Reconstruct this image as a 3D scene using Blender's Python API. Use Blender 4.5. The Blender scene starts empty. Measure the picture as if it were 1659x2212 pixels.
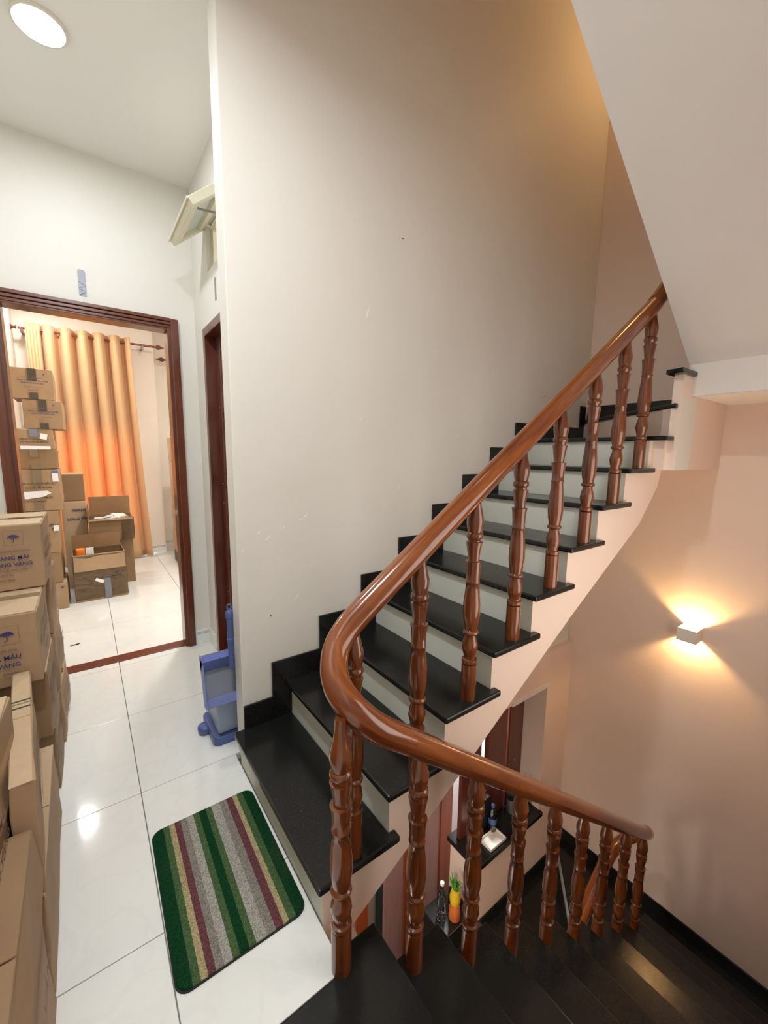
import bpy, bmesh, math, random
from mathutils import Vector, Matrix
random.seed(7)
SC = bpy.context.scene
COL = SC.collection
# ------------------------------------------------------------------ camera
CAM_H = 1.382
F_PX, W_PX, H_PX = 876.78, 1659, 2212
YAW, PITCH, ROLL = .6341, .1419, .0116
_f = Vector((math.sin(YAW)*math.cos(PITCH), math.cos(YAW)*math.cos(PITCH), -math.sin(PITCH)))
_r0 = Vector((math.cos(YAW), -math.sin(YAW), 0)); _u0 = _r0.cross(_f)
_r = _r0*math.cos(ROLL)+_u0*math.sin(ROLL); _u = _u0*math.cos(ROLL)-_r0*math.sin(ROLL)
cam_d = bpy.data.cameras.new('camera'); cam = bpy.data.objects.new('camera', cam_d); COL.objects.link(cam)
cam_d.sensor_fit = 'HORIZONTAL'; cam_d.sensor_width = 36; cam_d.lens = F_PX/W_PX*36; cam_d.clip_start = .02
cam.matrix_world = Matrix(((_r.x,_u.x,-_f.x,0),(_r.y,_u.y,-_f.y,0),(_r.z,_u.z,-_f.z,CAM_H),(0,0,0,1)))
SC.camera = cam
# ------------------------------------------------------------------ view, world, main lights
vs = SC.view_settings
vs.view_transform = 'Standard'; vs.look = 'None'; vs.gamma = 1; vs.use_curve_mapping = False
vs.exposure = 0.0
world = bpy.data.worlds.new('world'); SC.world = world; world.use_nodes = True
bg = world.node_tree.nodes['Background']; bg.inputs[0].default_value = (.82,.91,1,1); bg.inputs[1].default_value = 20.0
SC.cycles.max_bounces = 10; SC.cycles.diffuse_bounces = 6; SC.cycles.caustics_refractive = False; SC.cycles.caustics_reflective = False
SC.cycles.sample_clamp_indirect = 6.0
COOL = (.90,.95,1.0); NEUT = (1,.95,.88); WARM = (1,.60,.24)
def area(name, loc, size, power, color, rot=(0,0,0), shape='DISK'):
    l = bpy.data.lights.new(name, 'AREA'); l.shape = shape; l.size = size; l.energy = power; l.color = color
    o = bpy.data.objects.new(name, l); COL.objects.link(o); o.location = loc; o.rotation_euler = rot; return o
def point(name, loc, radius, power, color):
    l = bpy.data.lights.new(name, 'POINT'); l.shadow_soft_size = radius; l.energy = power; l.color = color
    o = bpy.data.objects.new(name, l); COL.objects.link(o); o.location = loc; return o
P_HALL, P_HALL2, P_ROOM, P_LAMP, P_UP, P_UPCOOL, P_LOW, P_NEAR, P_LOWG = 9, 29, 26, 13, 8, 2, 45, 3, 68
area('hall_light', (-.015,2.285,3.005), .15, P_HALL, COOL)
area('hall_fill_light', (-.015,.75,3.005), .15, P_HALL2, COOL)  # both hall fill lamps are added, out of view, for brightness
area('hall_fill_light', (-.015,-1.9,3.005), .15, P_HALL2*.6, COOL)
area('bedroom_light', (-.33,5.50,2.99), .22, P_ROOM*.6, (1,.97,.93))
area('bedroom_light', (.88,4.0,2.99), .22, P_ROOM*1.7, (1,.97,.93))  # second bedroom lamp, added to brighten the carton tower fronts
area('upper_fill_light', (1.2,.9,6.1), .3, P_UPCOOL, NEUT)  # unseen lamp added at the stairwell top to light the upper wall
area('gap_fill_light', (2.45,2.25,-.36), .3, P_LOW, (.95,.98,1))  # hidden lamp added to brighten the partition behind the shutter gaps
nl=area('near_fill_light', (1.7,-.12+.02,.90), 1.0, P_NEAR, (1,.93,.88), (-math.pi/2,0,0), 'RECTANGLE'); nl.data.size_y=1.2  # unseen fill lamp added to brighten the lower stairwell
area('lower_fill_light', (.45,1.35,-.73), .25, 22, NEUT)  # added under the slab, unseen, to brighten the lower door leaves
# ------------------------------------------------------------------ mesh helpers
class MB:
    def __init__(s): s.v=[]; s.f=[]; s.m=[]; s.mi=0; s.g=None
    def add(s, vs_, fs):
        n=len(s.v); s.v += [tuple(v) for v in vs_]
        for f in fs: s.f.append([i+n for i in f]); s.m.append(s.mi)
        return s
    def box(s, x0,x1,y0,y1,z0,z1):
        v=[(x,y,z) for z in (z0,z1) for y in (y0,y1) for x in (x0,x1)]
        return s.add(v, [(0,2,3,1),(4,5,7,6),(0,1,5,4),(2,6,7,3),(0,4,6,2),(1,3,7,5)])
    def obox(s, c, ax, ay, az, hx, hy, hz):
        c=Vector(c); ax=Vector(ax).normalized(); ay=Vector(ay).normalized(); az=Vector(az).normalized()
        v=[c+ax*x+ay*y+az*z for z in (-hz,hz) for y in (-hy,hy) for x in (-hx,hx)]
        return s.add(v, [(0,2,3,1),(4,5,7,6),(0,1,5,4),(2,6,7,3),(0,4,6,2),(1,3,7,5)])
    def prism(s, pts, a, b, axis='z'):
        n=len(pts)
        def P(p,t): return {'z':(p[0],p[1],t),'y':(p[0],t,p[1]),'x':(t,p[0],p[1])}[axis]
        v=[P(p,a) for p in pts]+[P(p,b) for p in pts]
        f=[list(range(n))[::-1], list(range(n,2*n))]
        for i in range(n): j=(i+1)%n; f.append([i,j,n+j,n+i])
        return s.add(v,f)
    def lathe(s, prof, c=(0,0,0), n=24, cap=True):
        cx,cy,cz=c; v=[]; f=[]
        for h,r in prof:
            for i in range(n):
                a=2*math.pi*i/n; v.append((cx+r*math.cos(a),cy+r*math.sin(a),cz+h))
        m=len(prof)
        for k in range(m-1):
            for i in range(n):
                j=(i+1)%n; f.append((k*n+i,k*n+j,(k+1)*n+j,(k+1)*n+i))
        if cap: f.append(list(range(n))[::-1]); f.append([(m-1)*n+i for i in range(n)])
        return s.add(v,f)
    def tube(s, pts, ra, rb=None, n=16, up=(0,0,1), cap=True, close=False):
        rb = rb or ra; pts=[Vector(p) for p in pts]; v=[]; f=[]; m=len(pts)
        L=0; s.g=s.g if s.g is not None else []
        for k,p in enumerate(pts):
            if k: L+=(p-pts[k-1]).length
            if close: t=pts[(k+1)%m]-pts[k-1]
            else: t=pts[min(k+1,m-1)]-pts[max(k-1,0)]
            t.normalize(); u=Vector(up); sd=t.cross(u)
            if sd.length<1e-4: sd=t.cross(Vector((1,0,0)))
            sd.normalize(); uu=sd.cross(t)
            qa = ra[k] if isinstance(ra,(list,tuple)) else ra
            qb = rb[k] if isinstance(rb,(list,tuple)) else rb
            for i in range(n):
                a=2*math.pi*i/n; v.append(p+sd*(qa*math.cos(a))+uu*(qb*math.sin(a))); s.g.append((L,qa*math.cos(a),qb*math.sin(a)))
        for k in range(m if close else m-1):
            k2=(k+1)%m
            for i in range(n):
                j=(i+1)%n; f.append((k*n+i,k*n+j,k2*n+j,k2*n+i))
        if cap and not close: f.append(list(range(n))[::-1]); f.append([(m-1)*n+i for i in range(n)])
        return s.add(v,f)
    def mesh(s, name, bevel=0, seg=2, smooth=None):
        me=bpy.data.meshes.new(name); me.from_pydata(s.v,[],s.f)
        if s.g is not None and len(s.g)==len(s.v):
            at=me.attributes.new('gco','FLOAT_VECTOR','POINT'); at.data.foreach_set('vector',[c for g in s.g for c in g])
        bm=bmesh.new(); bm.from_mesh(me)
        bmesh.ops.recalc_face_normals(bm, faces=bm.faces)
        if bevel:
            ed=[e for e in bm.edges if len(e.link_faces)==2 and e.calc_face_angle(0)>.5]
            bmesh.ops.bevel(bm, geom=ed, offset=bevel, segments=seg, affect='EDGES', profile=.5)
        bm.to_mesh(me); bm.free()
        if smooth:
            for p in me.polygons: p.use_smooth=True
            me.set_sharp_from_angle(angle=math.radians(smooth))
        return me
    def build(s, name, mat, parent=None, bevel=0, seg=2, smooth=None, loc=None):
        return obj(name, s.mesh(name,bevel,seg,smooth), mat, parent, loc)
def obj(name, me, mat, parent=None, loc=None):
    o=bpy.data.objects.new(name, me); COL.objects.link(o)
    if mat is not None and not me.materials: me.materials.append(mat)
    if parent is not None: o.parent=parent
    if loc is not None: o.location=loc
    return o
def tag(o, label=None, cat=None, group=None, kind=None):
    if label: o['label']=label
    if cat: o['category']=cat
    if group: o['group']=group
    if kind: o['kind']=kind
    return o
def thing(name, label, cat, loc=(0,0,0), group=None, rz=0):
    o=bpy.data.objects.new(name,None); COL.objects.link(o); o.location=loc; o.rotation_euler=(0,0,rz); o.empty_display_size=.05
    return tag(o,label,cat,group)
def struct(o, label, cat=None): o['kind']='structure'; o['label']=label; return o
# ------------------------------------------------------------------ materials
def S(c):
    def l(u): return u/12.92 if u<=.04045 else ((u+.055)/1.055)**2.4
    return tuple(l(x) for x in c)+(1,)
class NT:
    def __init__(s, name):
        s.m=bpy.data.materials.new(name); s.m.use_nodes=True; s.t=s.m.node_tree; s.n=s.t.nodes; s.l=s.t.links
        s.b=s.n['Principled BSDF']; s.out=s.n['Material Output']
    def node(s, t, **k):
        n=s.n.new(t)
        for a,b in k.items(): setattr(n,a,b)
        return n
    def link(s,a,b): s.l.new(a,b)
    def coords(s, scale=(1,1,1), rot=(0,0,0), loc=(0,0,0), kind='Object'):
        tc=s.node('ShaderNodeTexCoord'); mp=s.node('ShaderNodeMapping')
        mp.inputs['Scale'].default_value=scale; mp.inputs['Rotation'].default_value=rot; mp.inputs['Location'].default_value=loc
        s.link(tc.outputs[kind], mp.inputs[0]); return mp.outputs[0]
    def noise(s, co, scale, detail=4, rough=.55):
        n=s.node('ShaderNodeTexNoise'); n.inputs['Scale'].default_value=scale; n.inputs['Detail'].default_value=detail; n.inputs['Roughness'].default_value=rough
        s.link(co,n.inputs['Vector']); return n.outputs['Fac']
    def ramp(s, fac, stops, interp='LINEAR'):
        r=s.node('ShaderNodeValToRGB'); r.color_ramp.interpolation=interp; e=r.color_ramp.elements
        while len(e)<len(stops): e.new(.5)
        for k,(p,c) in enumerate(stops): e[k].position=p; e[k].color=c if len(c)==4 else tuple(c)+(1,)
        s.link(fac,r.inputs[0]); return r.outputs[0]
    def mix(s, fac, a, b, blend='MIX'):
        m=s.node('ShaderNodeMix', data_type='RGBA', blend_type=blend)
        for inp,v in ((m.inputs[0],fac),(m.inputs[6],a),(m.inputs[7],b)):
            if hasattr(v,'is_output') or isinstance(v,bpy.types.NodeSocket): s.link(v,inp)
            else: inp.default_value=v
        return m.outputs[2]
    def bump(s, h, strength=.2, dist=.01, prev=None):
        b=s.node('ShaderNodeBump'); b.inputs['Strength'].default_value=strength; b.inputs['Distance'].default_value=dist
        s.link(h,b.inputs['Height'])
        if prev is not None: s.link(prev,b.inputs['Normal'])
        return b.outputs[0]
    def set(s, base=None, rough=None, spec=None, metal=None, coat=None, normal=None, **k):
        b=s.b
        def put(nm,v):
            if v is None: return
            if isinstance(v,bpy.types.NodeSocket): s.link(v,b.inputs[nm])
            else: b.inputs[nm].default_value=v
        put('Base Color',base); put('Roughness',rough); put('Specular IOR Level',spec); put('Metallic',metal); put('Coat Weight',coat); put('Normal',normal)
        for a,v in k.items(): put(a,v)
        return s.m
M={}
def plain(name, c, rough=.5, **k):
    t=NT(name); M[name]=t.set(base=S(c),rough=rough,**k); return M[name]
def paint(name, c, c2, blotch=.35, rough=.55, bump=.06):
    t=NT(name); co=t.coords()
    n1=t.noise(co,1.3,5,.6); n2=t.noise(co,9,4,.6)
    col=t.mix(t.ramp(n1,[(.35,(0,0,0)),(.75,(blotch,)*3)]),S(c),S(c2))
    sp=t.ramp(n2,[(.70,(0,0,0)),(.80,(.12,.12,.12))]); col=t.mix(sp,col,S(tuple(x*.8 for x in c2)))
    n3=t.noise(co,55,3,.6); n4=t.noise(co,6,2)
    nm=t.bump(n3,bump,.004); nm=t.bump(n4,bump,.02,nm)
    M[name]=t.set(base=col,rough=rough,spec=.35,normal=nm)
paint('wall_paint',(.88,.87,.84),(.84,.815,.77))
paint('wall_peach',(.915,.835,.775),(.87,.78,.71),.6)
paint('ceiling_paint',(.93,.92,.905),(.91,.89,.87),.2,.8,.02)
paint('soffit_paint',(.85,.83,.81),(.83,.80,.775),.2,.8,.02)
paint('bed_wall',(.92,.89,.85),(.90,.855,.80))
paint('riser_paint',(.85,.86,.82),(.78,.78,.71),.5)
paint('cream_frame',(.90,.88,.79),(.86,.83,.72),.3,.4,.02)
def mk_tile():
    t=NT('tile_white'); co=t.coords(); oi=t.node('ShaderNodeObjectInfo')
    add=t.node('ShaderNodeVectorMath',operation='ADD'); sc=t.node('ShaderNodeVectorMath',operation='SCALE')
    t.link(oi.outputs['Location'],sc.inputs[0]); sc.inputs[3].default_value=3.7
    t.link(co,add.inputs[0]); t.link(sc.outputs[0],add.inputs[1]); v=add.outputs[0]
    w=t.node('ShaderNodeTexNoise'); w.inputs['Scale'].default_value=3.0; w.inputs['Detail'].default_value=7; w.inputs['Distortion'].default_value=1.6; t.link(v,w.inputs['Vector'])
    vein=t.ramp(w.outputs['Fac'],[(.47,(0,0,0)),(.505,(.38,.38,.38)),(.54,(0,0,0))])
    col=t.mix(vein,S((.905,.915,.90)),S((.868,.875,.86)))
    cl=t.noise(v,1.1,3); col=t.mix(t.ramp(cl,[(.4,(0,0,0)),(.8,(.5,.5,.5))]),col,S((.88,.88,.855)))
    bn=t.noise(v,8,2); M['tile']=t.set(base=col,rough=.09,spec=.5,normal=t.bump(bn,.015,.01))
mk_tile()
plain('grout',(.55,.54,.51),.8)
def mk_granite(name,c,c2,rough):
    t=NT(name); co=t.coords(); v=t.node('ShaderNodeTexVoronoi'); v.inputs['Scale'].default_value=260; t.link(co,v.inputs['Vector'])
    n=t.noise(co,120,3,.7); n2=t.noise(co,5,4)
    col=t.mix(t.ramp(n,[(.56,(0,0,0)),(.75,(1,1,1))]),S(c),S(c2))
    ro=t.ramp(n2,[(.3,(rough,)*3),(.8,(rough+.14,)*3)])
    M[name]=t.set(base=col,rough=ro,spec=.36)
mk_granite('granite',(.105,.11,.103),(.15,.155,.147),.16)
mk_granite('threshold',(.40,.20,.16),(.50,.28,.22),.2)
def mk_wood(name,c1,c2,c3,axis='z',rough=.18,coat=.6,scale=1.0,attr=False):
    t=NT(name); sc={'z':(14,14,1.1),'x':(1.1,14,14),'y':(14,1.1,14)}[axis]
    oi=t.node('ShaderNodeObjectInfo'); co=t.coords(tuple(s*scale for s in sc))
    if attr:
        an=t.node('ShaderNodeAttribute',attribute_name='gco'); mpn=co.node; t.link(an.outputs['Vector'],mpn.inputs[0])
    add=t.node('ShaderNodeVectorMath',operation='ADD'); s2=t.node('ShaderNodeVectorMath',operation='SCALE')
    cmb=t.node('ShaderNodeCombineXYZ')
    for i in range(3): t.link(oi.outputs['Random'],cmb.inputs[i])
    t.link(cmb.outputs[0],s2.inputs[0]); s2.inputs[3].default_value=31; t.link(co,add.inputs[0]); t.link(s2.outputs[0],add.inputs[1])
    n=t.noise(add.outputs[0],2.2,6,.62); n2=t.noise(add.outputs[0],9,4,.7)
    col=t.ramp(n,[(.28,S(c3)),(.48,S(c1)),(.72,S(c2))])
    col=t.mix(t.ramp(n2,[(.45,(0,0,0)),(.8,(.45,.45,.45))]),col,S(c3))
    M[name]=t.set(base=col,rough=rough,spec=.5,coat=coat,normal=t.bump(n2,.03,.004))
    t.b.inputs['Coat Roughness'].default_value=.08
mk_wood('rail_wood',(.47,.225,.065),(.60,.335,.10),(.32,.135,.04),'x',attr=True)
mk_wood('baluster_wood',(.42,.205,.07),(.50,.265,.09),(.28,.12,.05),'z')
mk_wood('frame_wood',(.39,.19,.105),(.44,.225,.13),(.29,.125,.075),'z',.28,.35)
mk_wood('dark_wood',(.36,.165,.12),(.42,.20,.14),(.26,.11,.08),'z',.3,.3)
mk_wood('rod_wood',(.42,.18,.12),(.50,.24,.16),(.32,.12,.08),'x',.3,.3)
mk_wood('stile_wood',(.50,.22,.08),(.56,.27,.10),(.38,.15,.05),'z',.35,.2)
mk_wood('panel_wood',(.56,.43,.41),(.60,.47,.45),(.51,.385,.37),'z',.4,.1)
def mk_card(name,c,c2):
    t=NT(name); co=t.coords(); oi=t.node('ShaderNodeObjectInfo')
    add=t.node('ShaderNodeVectorMath',operation='ADD'); t.link(co,add.inputs[0])
    cmb=t.node('ShaderNodeCombineXYZ'); ml=t.node('ShaderNodeMath',operation='MULTIPLY'); t.link(oi.outputs['Random'],ml.inputs[0]); ml.inputs[1].default_value=17
    for i in range(3): t.link(ml.outputs[0],cmb.inputs[i])
    t.link(cmb.outputs[0],add.inputs[1]); v=add.outputs[0]
    n=t.noise(v,3,5,.6); n2=t.noise(v,40,3,.6); n3=t.noise(v,7,3,.5)
    col=t.mix(t.ramp(n,[(.35,(0,0,0)),(.7,(1,1,1))]),S(c),S(c2))
    col=t.mix(t.ramp(n2,[(.5,(0,0,0)),(.9,(.3,.3,.3))]),col,S(tuple(x*.85 for x in c)))
    nm=t.bump(n3,.35,.012); nm=t.bump(n2,.05,.003,nm)
    M[name]=t.set(base=col,rough=.62,spec=.3,normal=nm)
mk_card('card',(.665,.55,.425),(.61,.495,.375))
mk_card('card_dark',(.575,.465,.345),(.53,.42,.305))
mk_card('card_light',(.75,.655,.535),(.70,.60,.475))
mk_card('card_in',(.56,.43,.30),(.50,.38,.26))
plain('tape',(.50,.43,.33),.18,coat=.5)
plain('tape_dark',(.29,.25,.20),.25,coat=.4)
plain('tape_silver',(.50,.51,.54),.36,metal=.35)
plain('ink_blue',(.20,.20,.42),.6); plain('ink_dark',(.17,.14,.12),.6); plain('ink_faint',(.47,.36,.33),.6)
plain('ink_green',(.22,.25,.18),.6); plain('paper',(.93,.93,.94),.5); plain('sticker_blue',(.35,.42,.62),.4)
plain('metal_grey',(.55,.56,.54),.4,metal=.6); plain('dark_grey',(.12,.12,.12),.5); plain('black',(.035,.033,.032),.45)
plain('lamp_white',(.86,.84,.79),.5); plain('plastic_white',(.93,.94,.95),.35)
plain('bin_body',(.60,.655,.745),.38); plain('bin_blue',(.29,.37,.58),.36); plain('pan_blue',(.36,.42,.68),.4); plain('pan_light',(.47,.53,.74),.4); plain('pan_dust',(.50,.52,.58),.75)
plain('orange_plastic',(.93,.50,.08),.4); plain('leaf_green',(.30,.58,.20),.5); plain('pine_yellow',(.86,.72,.14),.5); plain('terracotta',(.78,.42,.20),.4)
plain('beige_cab',(.66,.62,.54),.5); plain('teal',(.12,.27,.24),.5); plain('bottle_blue',(.25,.38,.62),.3); plain('pearl',(.92,.91,.88),.3)
plain('board_white',(.90,.90,.92),.5); plain('brown_paper',(.72,.50,.34),.6); plain('mat_back',(.10,.12,.09),.8); plain('floor_low',(.35,.32,.30),.3)
def mk_glass(name,c,rough,alpha):
    t=NT(name); g=t.node('ShaderNodeBsdfGlossy'); g.inputs['Color'].default_value=(1,1,1,1); g.inputs['Roughness'].default_value=rough
    tr=t.node('ShaderNodeBsdfTransparent'); tr.inputs['Color'].default_value=S(c)
    fr=t.node('ShaderNodeFresnel'); fr.inputs['IOR'].default_value=1.45
    nz=t.noise(t.coords(),14,3); bp=t.bump(nz,alpha,.02); t.link(bp,g.inputs['Normal']); t.link(bp,fr.inputs['Normal'])
    mx=t.node('ShaderNodeMixShader'); t.link(fr.outputs[0],mx.inputs[0]); t.link(tr.outputs[0],mx.inputs[1]); t.link(g.outputs[0],mx.inputs[2])
    t.link(mx.outputs[0],t.out.inputs[0]); M[name]=t.m
mk_glass('clear_glass',(.93,.96,.95),.03,.0); mk_glass('plastic_film',(.97,.96,.94),.12,.9); mk_glass('pet',(.88,.92,.95),.06,.2)
def mk_frost():
    t=NT('frosted'); t.set(base=S((.80,.83,.82)),rough=.35); M['frosted']=t.m
mk_frost()
def mk_curtain():
    t=NT('curtain'); co=t.coords((30,30,1.2)); n=t.noise(co,3,3)
    col=t.mix(n,S((.90,.80,.63)),S((.85,.72,.52)))
    d=t.b; t.set(base=col,rough=.34,spec=.5); d.inputs['Sheen Weight'].default_value=.3
    tl=t.node('ShaderNodeBsdfTranslucent'); tl.inputs['Color'].default_value=S((.98,.66,.28))
    mx=t.node('ShaderNodeMixShader'); mx.inputs[0].default_value=.30
    t.link(d.outputs[0],mx.inputs[1]); t.link(tl.outputs[0],mx.inputs[2]); t.link(mx.outputs[0],t.out.inputs[0]); M['curtain']=t.m
mk_curtain()
def emis(name,c,s):
    t=NT(name); t.b.inputs['Emission Color'].default_value=tuple(c)+(1,); t.b.inputs['Emission Strength'].default_value=s; t.set(base=(.8,.8,.8,1)); M[name]=t.m
emis('led',(.93,.97,1),26)
emis('bed_led',(1,.97,.93),6); emis('globe',(1,.62,.28),8); emis('globe_soft',(1,.86,.76),5); emis('fill_pane',(1,.90,.82),2.5)
STR=[('dg',.105),('mg',.055),('be',.05),('ma',.052),('ta',.06),('li',.068),('mg',.052),('dg',.07),('mg',.058),('li',.085),('ta',.075),('ma',.065),('be',.045),('mg',.065),('dg',.095)]
def mk_mat():
    t=NT('mat_stripes'); cs={'dg':(.075,.27,.15),'mg':(.33,.44,.28),'be':(.76,.70,.53),'ma':(.47,.29,.31),'ta':(.60,.58,.54),'li':(.72,.71,.67)}
    co=t.coords(kind='Object'); sx=t.node('ShaderNodeSeparateXYZ'); t.link(co,sx.inputs[0])
    nz=t.noise(co,70,2); jit=t.node('ShaderNodeMath',operation='MULTIPLY_ADD'); t.link(nz,jit.inputs[0]); jit.inputs[1].default_value=.008; 
    mr=t.node('ShaderNodeMapRange'); t.link(sx.outputs[0],mr.inputs[0]); mr.inputs[1].default_value=-.178; mr.inputs[2].default_value=.178
    t.link(mr.outputs[0],jit.inputs[2])
    tot=sum(w for _,w in STR); p=0; st=[]
    for k,w in STR: st.append((p,S(cs[k]))); p+=w/tot
    col=t.ramp(jit.outputs[0],st,'CONSTANT')
    n2=t.noise(co,260,2); n3=t.noise(co,8,4)
    col=t.mix(t.ramp(n2,[(.35,(.55,.55,.55)),(.65,(0,0,0))]),col,S((.20,.19,.16)),'MULTIPLY')
    col=t.mix(t.ramp(n3,[(.55,(0,0,0)),(.8,(.25,.25,.25))]),col,S((.33,.30,.25)))
    M['mat']=t.set(base=col,rough=.95,spec=.1,normal=t.bump(n2,.9,.006))
mk_mat()
def text_mesh(s, size, align='CENTER'):
    c=bpy.data.curves.new('txt','FONT'); c.body=s; c.size=size; c.align_x=align; c.align_y='CENTER'; c.resolution_u=2; c.offset=size*.02
    o=bpy.data.objects.new('txt',c); COL.objects.link(o)
    dg=bpy.context.evaluated_depsgraph_get(); dg.update(); me=bpy.data.meshes.new_from_object(o.evaluated_get(dg))
    bpy.data.objects.remove(o); me.name='printed_text'; me.materials.clear(); return me
_tc={}
def text(s,size,mat,parent,loc,face='-y',align='CENTER',name='printed_text',roll=0):
    k=(s,round(size,4),align)
    if k not in _tc: _tc[k]=text_mesh(s,size,align)
    me=_tc[k].copy(); me.materials.append(mat)
    o=bpy.data.objects.new(name,me); COL.objects.link(o); o.parent=parent; o.location=loc
    o.rotation_euler={'-y':(math.pi/2,roll,0),'+x':(math.pi/2,0,math.pi/2),'-x':(math.pi/2,0,-math.pi/2),'+z':(0,0,roll)}[face]
    return o
# ================================================================== SETTING
R=.1656; RUN=.2416; NOSE=.440; RIS=.468; YW=1.693; YO=.885; YB=.92
XWALL=3.2; XE=.485; YN=-.12; XL=-.60; XS=.66; YD=3.04; ZC=3.03; YB2=6.24
def rise_x(k): return RIS+RUN*(k-1)
# ---- hall floor
fl=MB().box(XL,.468,.79,YD+.02,-.16,-.012); fl.box(.468,XS,1.70,YD+.02,-.16,-.012); fl.box(XL,.25,-2.3,.79,-.16,-.012)
floor=struct(fl.build('floor',M['grout']),'white glossy tiled hallway floor')
def tile(x0,x1,y0,y1,par,zt=0,cache={}):
    g=.0016; w,d=round(x1-x0-2*g,4),round(y1-y0-2*g,4); k=(w,d)
    if k not in cache: cache[k]=MB().box(-w/2,w/2,-d/2,d/2,-.0115,0).mesh('tile',.0008,1)
    obj('tile',cache[k],M['tile'],par,((x0+x1)/2,(y0+y1)/2,zt))
xs=[XL,-.513,.087,.687]; ysl=[-2.3,-1.83,-1.23,-.63,-.03,.57,1.17,1.77,2.37,2.985,3.058]
for i in range(len(ysl)-1):
    for j in range(3):
        x0,x1,y0,y1=xs[j],xs[j+1],ysl[i],ysl[i+1]
        if j==2:
            if y1<=.6: x1=.25
            elif y0<.79: 
                tile(x0,.25,y0,.79,floor); tile(x0,.466,.79,y1,floor); continue
            elif y1<1.72: x1=.466
            elif y0<1.70: tile(x0,.466,y0,y1,floor); tile(.468,XS,1.795,y1,floor) if y1>1.8 else None; continue
            else: x1=XS
        elif j==1 and y1<=.6: pass
        tile(x0,x1,y0,y1,floor)
# ---- threshold
tag(MB().box(-.30,.50,3.058,3.162,-.01,.004).build('door_threshold',M['threshold'],None,.0015),'reddish brown stone threshold strip under the bedroom doorway','threshold')
# ---- bedroom floor
bf=MB().box(-.53,1.9,3.10,YB2,-.16,-.012)
bfloor=struct(bf.build('floor_bedroom',M['grout']),'white tiled bedroom floor beyond the doorway')
bx=[-.513,.087,.687,1.287,1.887]; by=[3.165,3.8,4.4,5.0,5.6,6.2,6.235]
for i in range(len(by)-1):
    for j in range(4): tile(bx[j],bx[j+1],by[i],by[i+1],bfloor)
# ---- walls of hall
wb=MB(); wb.box(XL,-.365,YD,3.16,0,ZC); wb.box(-.365,.555,YD,3.16,2.225,ZC); wb.box(.555,XS+.12,YD,3.16,0,ZC)
struct(wb.build('wall_back',M['wall_paint']),'cream wall around the bedroom doorway')
ws=MB(); DY0,DY1,DZ=1.98,2.835,2.14; WY0,WY1,WZ0,WZ1=2.20,2.655,2.415,2.68
ws.box(XS,XS+.12,1.793,DY0,0,ZC); ws.box(XS,XS+.12,DY1,YD,0,ZC); ws.box(XS,XS+.12,DY0,DY1,DZ,WZ0)
ws.box(XS,XS+.12,DY0,WY0,WZ0,WZ1); ws.box(XS,XS+.12,WY1,DY1,WZ0,WZ1); ws.box(XS,XS+.12,DY0,DY1,WZ1,ZC)
struct(ws.build('wall_side',M['wall_paint']),'cream side wall with a narrow door and open transom window')
struct(MB().box(XE,XWALL,YW,YW+.10,-.16,6.2).build('wall_stair',M['wall_paint'],None,.004,2),'tall cream wall beside the rising staircase with scuffs')
struct(MB().box(XL-.12,XL,-2.4,3.16,0,ZC).build('wall_left',M['wall_paint']),'cream hallway wall behind the stacked cartons')
struct(MB().box(XL-.12,XE,-2.42,-2.3,0,ZC).build('wall_rear',M['wall_paint']),'cream hallway wall behind the viewer')
struct(MB().box(.25,XWALL,YN-.12,YN,-3.4,6.2).build('wall_near',M['wall_peach']),'stairwell wall on the near side')
struct(MB().box(.25,.37,-2.3,YN-.12,0,ZC).build('wall_near_hall',M['wall_paint']),'hallway wall on the near right side')
struct(MB().box(XWALL,XWALL+.12,-.24,1.80,-3.4,6.2).build('wall_right',M['wall_peach']),'peach toned stairwell wall carrying the lit wall lamp')
hc=MB().box(XL-.12,XE,-2.42,YD,ZC,ZC+.15); hc.box(XE,XS+.12,YW+.10,YD,ZC,ZC+.15)
struct(hc.build('ceiling',M['ceiling_paint']),'plain white hallway ceiling')
struct(MB().box(XE-.1,XWALL+.12,-.24,YW+.1,6.2,6.3).build('ceiling_stairwell',M['ceiling_paint']),'stairwell ceiling high above')
struct(MB().box(XE-.1,XE,-.24,YW,ZC+.15,6.2).build('wall_upper',M['wall_paint']),'upper stairwell wall over the hallway ceiling edge')
# side room behind the narrow door
sr=MB(); sr.box(.79,1.9,1.80,1.82,0,ZC); sr.box(1.9,1.95,1.80,3.04,0,ZC); sr.box(.78,1.9,1.80,3.04,-.05,0); sr.box(.78,1.95,1.80,3.04,ZC,ZC+.1); sr.box(.78,1.9,3.02,3.04,0,ZC)
struct(sr.build('wall_side_room',M['bed_wall']),'pale side room behind the narrow door')
area('side_room_light',(1.3,2.4,2.95),.2,10,COOL)
# baseboards
def baseboard(name,x0,x1,y0,y1,lines):
    b=struct(MB().box(x0,x1,y0,y1,0,.105).build(name,M['tile'],None,.002,1),'white tiled baseboard with two thin dark lines')
    return b
b=baseboard('baseboard_back',.556,XS,YD-.009,YD,1)
for z in (.075,.085): MB().box(.565,.645,YD-.0096,YD-.009,z,z+.002).build('printed_line',M['ink_dark'],b)
b=baseboard('baseboard_side',XS-.009,XS,DY1+.03,YD-.01,1)
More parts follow.
